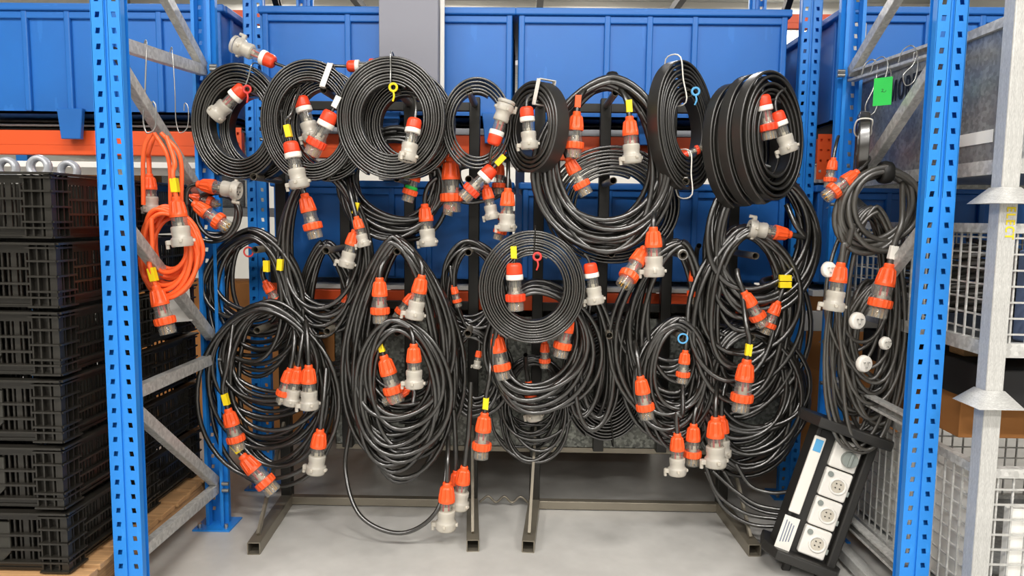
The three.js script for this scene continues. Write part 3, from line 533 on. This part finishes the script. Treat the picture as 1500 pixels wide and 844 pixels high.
// cords on the right
flatCoil('narrow black cable roll seen edge-on, hung on a hook at the right frame', { c: [1262, 215], r: [46, 50], ri: 22, turns: 8, z: 2.85, seed: 111, yaw: 1.2, b: .035, mat: M.cordFlat, ties: [[140, M.white]],
  conn: [['p', [1256, 252], [1208, 290], { from: [1262, 230], z: 2.72 }], ['p', [1221, 232], [1214, 276], { from: [1228, 200], z: 2.8 }]] });
loopCoil('dark grey cord tied in round loops at the right frame, white label', { name: 'looped_grey_cord', peg: [1296, 262], box: [1240, 1352, 246, 372], z: 2.72, n: 6, taper: 0, seed: 114, hmin: .8, wmin: .85, cr: .0098, zr: .06, mat: M.cordGrey, ties: [['tape', 0]],
  conn: [['p', [1303, 388], [1284, 466], { from: [1322, 268], via: [[1320, 330]], z: 2.62, label: M.white }], ['s', [1232, 386], [1220, 456], { from: [1250, 330], via: [[1240, 360]], z: 2.66, lid: false }]] });
loopCoil('long thin dark cords hanging in drooping loops behind the outlet board', { name: 'looped_grey_cord', peg: [1272, 330], box: [1206, 1336, 300, 700], z: 2.78, n: 9, taper: .12, seed: 117, hmin: .45, wmin: .6, cr: .0068, zr: .12, mat: M.cordGrey, conn: [] });
loopCoil('dark cords looped over the lower right brace, nearest the cages', { name: 'looped_grey_cord', peg: [1280, 440], box: [1228, 1332, 410, 660], z: 2.82, n: 9, taper: .1, seed: 119, hmin: .5, wmin: .6, cr: .008, zr: .1, mat: M.cordGrey, conn: [] });
{ // round white plugs
  [[1256, 470, 'round white plug top hanging in the grey cords, highest', 13], [1266, 533, 'round white plug top low among the grey cords', 13], [1297, 503, 'round white plug seen edge-on among the grey cords', 10], [1214, 395, 'round white cap behind the pale socket at right', 12]].forEach(([x, y, l, r]) => {
    const p = at(x, y, 2.66), t = thing('white_plug', l, 'plug', [p.x, p.y, p.z]);
    mesh('face', new THREE.LatheGeometry([[0, .012], [.026, .012], [.031, .006], [.032, -.008], [.02, -.02], [0, -.022]].map(q => new THREE.Vector2(...q)), 24).rotateX(Math.PI / 2).rotateY(.3).scale(r / 13, r / 13, 1), M.white, t);
    mesh('pin', [box(.006, .003, .014, .008, .008, .018), box(.006, .003, .014, -.008, .008, .018), box(.003, .006, .014, 0, -.01, .018)], M.rod, t);
  });
  const p = at(1293, 134, 2.7); const g = thing('green_tag', 'bright green paper tag hanging on the right brace', 'tag', [p.x, p.y, p.z], -.7);
  mesh('paper', new THREE.BoxGeometry(.062, .1, .0015), [0, 0, 0, 0, 1, 0].map(i => i ? new THREE.MeshStandardMaterial({ roughness: .6, map: textTex(128, 200, '#20c24c', (x) => { x.fillStyle = '#0d6a2a'; x.font = 'bold 34px sans-serif'; x.fillText('2', 52, 105); x.beginPath(); x.arc(75, 94, 12, 0, 4); x.strokeStyle = '#0d6a2a'; x.lineWidth = 4; x.stroke(); }) }) : M.green), g);
}

// ------------------------------------------------------------ outlet board
{
  const t = thing('outlet_board', 'black portable outlet stand with white switch and three white sockets', 'outlet stand');
  const base = at(1172, 815, 2.8), topP = at(1240, 640, 2.8); t.position.copy(base); t.rotation.set(-.12, -.12, -Math.atan2(topP.x - base.x, topP.y - base.y), 'YXZ');
  const L = base.distanceTo(topP);
  mesh('body', [rbox(.2, L, .12, 0, L / 2, -.06, .01), rbox(.035, L + .01, .05, .115, L / 2, .0, .008), rbox(.02, L, .03, -.095, L / 2, .0, .006)], M.pbBlack, t);
  const plate = (y, w, d) => { const s = new THREE.Shape(); s.moveTo(-w * .5, -.02); s.lineTo(-w * .38, d); s.lineTo(w * .38, d); s.lineTo(w * .5, -.02); s.lineTo(w * .38, -.2); s.lineTo(-w * .38, -.2); s.closePath(); return new THREE.ExtrudeGeometry(s, { depth: .025, bevelEnabled: true, bevelSize: .008, bevelThickness: .008, bevelSegments: 3 }).rotateX(Math.PI / 2).translate(.01, y, 0).rotateY(0); };
  mesh('end_plate', plate(.0, .3, .06), M.pbBlack, t); mesh('end_plate', plate(L + .035, .36, .09), M.pbBlack, t);
  mesh('stand_leg', [rbox(.04, .2, .05, .1, -.1, -.02, .006), rbox(.03, .1, .03, -.02, -.07, -.05, .006)], M.pbBlack, t);
  const uh = L * .235;
  for (let k = 0; k < 4; k++) {
    const y = L * .03 + uh * (k + .5), u = mesh(k === 3 ? 'switch_unit' : 'socket_unit', [rbox(.105, uh * .95, .03, .028, y, .012, .008)], M.pbWhite, t);
    if (k === 3) { mesh('knob', [new THREE.CylinderGeometry(.03, .032, .02, 28).rotateX(Math.PI / 2).translate(.042, y - .008, .036), rbox(.012, .054, .012, .042, y - .008, .05, .004).rotateZ(0)], M.pbGrey, u); mesh('screw', cyl(.004, .004, 0, 0, 0, 8).rotateX(Math.PI / 2).translate(.0, y + .03, .028), M.pbGrey, u); }
    else {
      mesh('socket_ring', new THREE.TorusGeometry(.03, .005, 8, 28).translate(.036, y - .002, .028), M.pbWhite, u);
      mesh('socket_face', new THREE.CylinderGeometry(.024, .024, .004, 24).rotateX(Math.PI / 2).translate(.036, y - .002, .0275), M.offwhite, u);
      mesh('socket_hole', [0, 1, 2, 3].map(j => new THREE.CylinderGeometry(.003, .003, .002, 8).rotateX(Math.PI / 2).translate(.036 + Math.cos(j * 1.57 + .8) * .012, y + Math.sin(j * 1.57 + .8) * .012, .030)), M.darkCore, u);
      mesh('latch', [rbox(.012, .022, .016, .082, y - .02, .016, .003), cyl(.011, .006, 0, 0, 0, 12).rotateX(Math.PI / 2).translate(-.005, y + uh * .3, .03)], M.pbGrey, u);
    }
  }
  mesh('cover_strip', rbox(.045, L * .62, .014, -.088, L * .62, .028, .005), M.white, t);
  mesh('sticker', box(.03, .05, .002, -.088, L * .86, .036), M.blueTie, t);
  const lab = textTex(128, 256, '#efece4', (x) => { x.fillStyle = '#7f8798'; for (let i = 0; i < 4; i++) x.fillRect(24 + i * 22, 30 + i * 8, 10, 170 - i * 14); });
  mesh('notice', new THREE.BoxGeometry(.06, L * .27, .004).translate(-.085, L * .14, .026), new THREE.MeshStandardMaterial({ map: lab, roughness: .6 }), t);
}

// ------------------------------------------------------------ crates on a pallet, left
{
  const x1 = -1.485, CW = .58, CD = .475, N = 6, y0 = .235, CH = (1.56 - y0) / N;
  function panel(w, plate) { // in xy, outer face at z=0, bottom y=0
    const g = [], dusty = [];
    const post = .09, pm = w / 2 - post / 2;
    for (const k of [-1, 1]) {
      g.push(box(post, CH * .9, .006, k * pm, CH * .47, -.02));
      for (const f of [.03, .36, .68, .97]) g.push(box(.005, CH * .9, .022, k * (w / 2 - post * f), CH * .47, -.011));
      for (const f of [.03, .25, .47, .69, .88]) g.push(box(post + .006, .006, .03, k * pm, CH * f, -.007));
    }
    g.push(box(w, .03, .008, 0, .018, -.018), box(w, .026, .008, 0, CH * .86, -.018), box(w + .012, .007, .034, 0, CH * .94, -.003), box(w, .006, .024, 0, .036, -.008));
    const iw = w - 2 * post, n = Math.round(iw / .019);
    for (let i = 0; i <= n; i++) { const x = -iw / 2 + iw * i / n; if (plate && Math.abs(x) < .08) continue; g.push(box(i % 6 === 0 ? .018 : .006, CH * .66, .006, x, CH * .48, -.018)); }
    for (const f of [.36, .58]) g.push(box(iw, .007, .02, 0, CH * f, -.010));
    return mergeAll(g);
  }
  const pSide = panel(CD, false), pFront = panel(CW, true);
  const plateS = new THREE.Shape([[-.09, .16], [.09, .16], [.09, .065], [.06, .035], [-.06, .035], [-.09, .065]].map(p => new THREE.Vector2(p[0], p[1] * CH / .21)));
  const plateG = new THREE.ExtrudeGeometry(plateS, { depth: .004, bevelEnabled: true, bevelSize: .004, bevelThickness: .003, bevelSegments: 2 }).translate(0, 0, -.012);
  const place = ['bottom crate', 'second crate from the bottom', 'third crate from the bottom', 'fourth crate from the bottom', 'fifth crate from the bottom', 'top crate'];
  let proto;
  const build = (label) => {
    const t = thing('plastic_crate', label, 'crate', [0, 0, 0], 0, 'black plastic crates on the pallet');
    mesh('side_wall', pSide.clone().rotateY(Math.PI / 2).translate(0, 0, -CD / 2), M.crate, t); mesh('side_wall', pSide.clone().rotateY(-Math.PI / 2).translate(-CW, 0, -CD / 2), M.crate, t);
    mesh('front_wall', pFront.clone().translate(-CW / 2, 0, 0), M.crate, t); mesh('back_wall', pFront.clone().rotateY(Math.PI).translate(-CW / 2, 0, -CD), M.crate, t);
    mesh('floor_panel', box(CW - .02, .006, CD - .02, -CW / 2, .012, -CD / 2), M.crate, t);
    const p = mesh('label_plate', plateG.clone().translate(-CW / 2, 0, 0), M.plate, t); 
    return t;
  };
  for (let r = 0; r < 2; r++) for (let k = 0; k < N; k++) {
    const label = `black slatted plastic ${place[k]} in the ${r ? 'rear' : 'front'} stack on the left pallet`;
    let t; if (!proto) t = proto = build(label); else t = copyOf(proto, label);
    setSeed(200 + k * 7 + r); if (k === 1 && !r) mesh('label_window', rbox(.12, .022, .004, -CW / 2, CH * .8, .0, .002), M.crateDust, t);
    t.position.set(x1 + rr(-.008, .008), y0 + k * CH, -2.25 - r * .487 + rr(-.006, .006));
  }
  const hw = [M.board, M.rod];
  const px1 = x1 - .02; const p = thing('wooden_pallet', 'pale wooden pallet under the black crates', 'pallet');
  for (let i = 0; i < 8; i++) mesh('deck_board', rbox(1.0, .022, .11, px1 - .42 + rr(-.01, .01), y0 - .013, -2.24 - i * .135, .003), M.wood, p);
  for (const x of [px1 + .03, px1 - .42, px1 - .87]) mesh('bearer', rbox(.05, .075, 1.08, x, y0 - .062, -2.74, .004), M.wood, p);
  for (let i = 0; i < 4; i++) mesh('bottom_board', rbox(.8, .02, .11, px1 - .45, y0 - .11, -2.26 - i * .32, .003), M.wood, p);
  for (const x of [px1 - .12, px1 - .78]) mesh('block', rbox(.07, y0 - .12, 1.06, x, (y0 - .12) / 2, -2.74, .004), M.wood, p);
  // grey items in the top crates
  [[-1.62, -2.4], [-1.8, -2.5], [-1.66, -2.62]].forEach(([x, z], i) => { const t = thing('grey_clamp', ['pale grey plastic clamp on top of the crates, nearest the corner', 'pale grey plastic clamp on top of the crates, outermost', 'pale grey plastic clamp on top of the crates, rear'][i], 'clamp', [x, 1.555, z]); mesh('handle', new THREE.TorusGeometry(.03, .011, 8, 20).scale(1, 1, 1.6).translate(0, .02, 0), M.film, t); mesh('base', rbox(.13, .03, .05, 0, -.02, 0, .006), M.board, t); });
  { const q = at(262, 442, 2.95), w = thing('paper_sheet', 'white paper sheet hanging behind the orange cord', 'paper', [q.x, q.y, q.z], .3); mesh('sheet', box(.09, .17, .002, 0, 0, 0, 0, 0, .06), M.board, w); }
}

// ------------------------------------------------------------ stacked cages, right
function wirePanel(w, h, sx, sy, r = .0028) { const g = []; for (let x = 0; x <= w + 1e-6; x += sx) g.push(box(r * 2, h, r * 2, x, h / 2, 0)); for (let y = 0; y <= h + 1e-6; y += sy) g.push(box(w, r * 2, r * 2, w / 2, y, r * 2)); return mergeAll(g); }
const CX0 = 1.475, CX1 = 2.55, CZ0 = -2.25, CZ1 = -3.32;
function cage(label, yFoot, y0, y1, yTop, mode) {
  const t = thing(mode === 'sheet' ? 'steel_stillage' : 'mesh_cage', label, mode === 'sheet' ? 'steel bin' : 'cage');
  const W = CX1 - CX0, D = CZ0 - CZ1, s = .055;
  for (const x of [CX0, CX1]) for (const z of [CZ0, CZ1]) {
    const c = mesh('post', rbox(s, yTop - yFoot, s, x, (yTop + yFoot) / 2, z, .005), M.galv, t);
    mesh('flared_foot', new THREE.CylinderGeometry(.042, .1, .05, 4, 1, true).rotateY(Math.PI / 4).translate(x, yFoot + .005, z), M.galv, c);
  }
  const rails = (y, h) => [box(W, h, .03, (CX0 + CX1) / 2, y, CZ0), box(W, h, .03, (CX0 + CX1) / 2, y, CZ1), box(.03, h, D, CX0, y, (CZ0 + CZ1) / 2), box(.03, h, D, CX1, y, (CZ0 + CZ1) / 2)];
  mesh('bottom_rail', rails(y0, .045), M.galv, t); mesh('top_rail', rails(y1, .03), M.galv, t);
  mesh('floor_panel', box(W, .01, D, (CX0 + CX1) / 2, y0, (CZ0 + CZ1) / 2), M.galvBin, t);
  if (mode === 'sheet') {
    mesh('side_sheet', box(.004, y1 - y0, D, CX0, (y0 + y1) / 2, (CZ0 + CZ1) / 2), M.galvBin, t); mesh('side_sheet', box(.004, y1 - y0, D, CX1, (y0 + y1) / 2, (CZ0 + CZ1) / 2), M.galvBin, t);
    mesh('front_sheet', box(W, y1 - y0, .004, (CX0 + CX1) / 2, (y0 + y1) / 2, CZ0), M.galvBin, t); mesh('back_sheet', box(W, y1 - y0, .004, (CX0 + CX1) / 2, (y0 + y1) / 2, CZ1), M.galvBin, t);
  } else {
    const sm = wirePanel(D, y1 - y0, .05, .05);
    mesh('wire_mesh', sm.clone().rotateY(Math.PI / 2).translate(CX0, y0, CZ0), M.galv, t); mesh('wire_mesh', sm.clone().rotateY(Math.PI / 2).translate(CX1, y0, CZ0), M.galv, t);
    const fm = wirePanel(W, y1 - y0, .05, .05);
    mesh('wire_mesh', fm.clone().translate(CX0, y0, CZ0), M.galv, t); mesh('wire_mesh', fm.clone().translate(CX0, y0, CZ1), M.galv, t);
  }
  return t;
}
cage('galvanised wire mesh cage at the bottom right holding white boards', .05, .13, .635, .86, 'mesh');
const midCage = cage('galvanised wire mesh cage in the middle of the right stack, full of grey cable', .875, 1.03, 1.41, 1.49, 'mesh');
const topBin = cage('galvanised sheet steel bin with black lettering on top of the right stack', 1.505, 1.60, 2.04, 2.3, 'sheet');
const yAxis = Math.PI / 2;
{
  const wordTex = textTex(1024, 192, 'rgba(0,0,0,0)', (x, w, h) => { x.clearRect(0, 0, w, h); x.fillStyle = '#1c2230'; x.font = 'bold 170px sans-serif'; x.fillText('MORETON', 30, 158); });
  const m = mesh('lettering', new THREE.PlaneGeometry(.44, .13).rotateY(-Math.PI / 2).translate(CX0 - .0045, at(1330, 116, 2.72).y, -2.79), new THREE.MeshStandardMaterial({ map: wordTex, transparent: true, roughness: .7 }), topBin); 
  mesh('paper_strip', box(.002, .04, .2, CX0 - .004, 1.70, -2.42), M.board, topBin);
  const eT = textTex(96, 512, 'rgba(0,0,0,0)', (x, w, h) => { x.clearRect(0, 0, w, h); x.save(); x.translate(20, 10); x.rotate(Math.PI / 2); x.fillStyle = '#d8c21a'; x.font = 'bold 92px sans-serif'; x.fillText('ELECT', 20, -6); x.restore(); });
  mesh('lettering', new THREE.PlaneGeometry(.04, .2).translate(CX0 + .002, 1.39, CZ0 + .0285), new THREE.MeshStandardMaterial({ map: eT, transparent: true, roughness: .7 }), midCage);
}
setSeed(300);
for (let i = 0; i < 5; i++) {
  const cx = CX0 + .2 + (i % 3) * .28, cz = CZ0 - .33 - Math.floor(i / 3) * .4 - rr(0, .1), y = 1.06, pts = [];
  for (let k = 0; k <= 9 * 16; k++) { const a = k / 16 * Math.PI * 2 / 1, r = .12 + .03 * Math.sin(k * .7 + i) + .02 * Math.sin(k * .13); pts.push(V(cx + Math.cos(a) * r, y + k * .0017 + .03 * Math.sin(a + i) + .03, cz + Math.sin(a) * r * 1.1)); }
  tag(mesh('grey_cable_coil', rawTube(pts, .009, 7), M.cordGrey), ['grey cable coil in the mesh cage, nearest the corner post', 'grey cable coil in the middle of the mesh cage front', 'grey cable coil at the far right of the mesh cage', 'grey cable coil at the back of the mesh cage', 'grey cable coil deep in the mesh cage'][i], 'cable coil');
}
[[0, .46, -.22], [.05, .44, -.5], [.02, .42, -.78]].forEach(([dx, h, dz], i) => tag(mesh('white_board', rbox(.03, h, .26, CX0 + .06 + dx * .2, .14 + h / 2, CZ0 + dz, .004), M.board), ['white board upright in the lower mesh cage, nearest the front', 'white board upright in the lower mesh cage, middle', 'white board upright in the lower mesh cage, rearmost'][i], 'board'));
tag(mesh('white_board', rbox(.8, .36, .03, CX0 + .52, .32, CZ0 - .05, .004), M.board), 'wide white board standing behind the front mesh of the lower cage', 'board');
tag(mesh('blue_crate', rbox(.7, .3, .1, CX0 + .5, 1.19, CZ0 - .09, .01), std(0x6f82a6, .5)), 'pale blue tub behind the front mesh of the middle cage', 'tub');
tag(mesh('plywood_box', rbox(.9, .165, .5, CX0 + .55, .737, -2.8, .004), M.card), 'brown plywood box on the lower mesh cage', 'box');
tag(mesh('steel_tray', [rbox(1.0, .13, .9, CX0 + .56, .885, -2.78, .006)], M.dark), 'black tray under the middle mesh cage', 'tray');
tag(mesh('timber_bearer', rbox(1.0, .045, .09, CX0 + .6, .973, -2.6, .004), M.wood), 'timber bearer below the middle mesh cage', 'timber');
tag(mesh('floor_rail', rbox(.05, .05, .9, 1.36, .045, -2.86, .004), M.galv), 'galvanised floor rail at the foot of the right rack frame', 'rail');

scene.traverse(o => { if (o.isMesh) { o.castShadow = true; o.receiveShadow = true; } });
renderer.render(scene, camera);
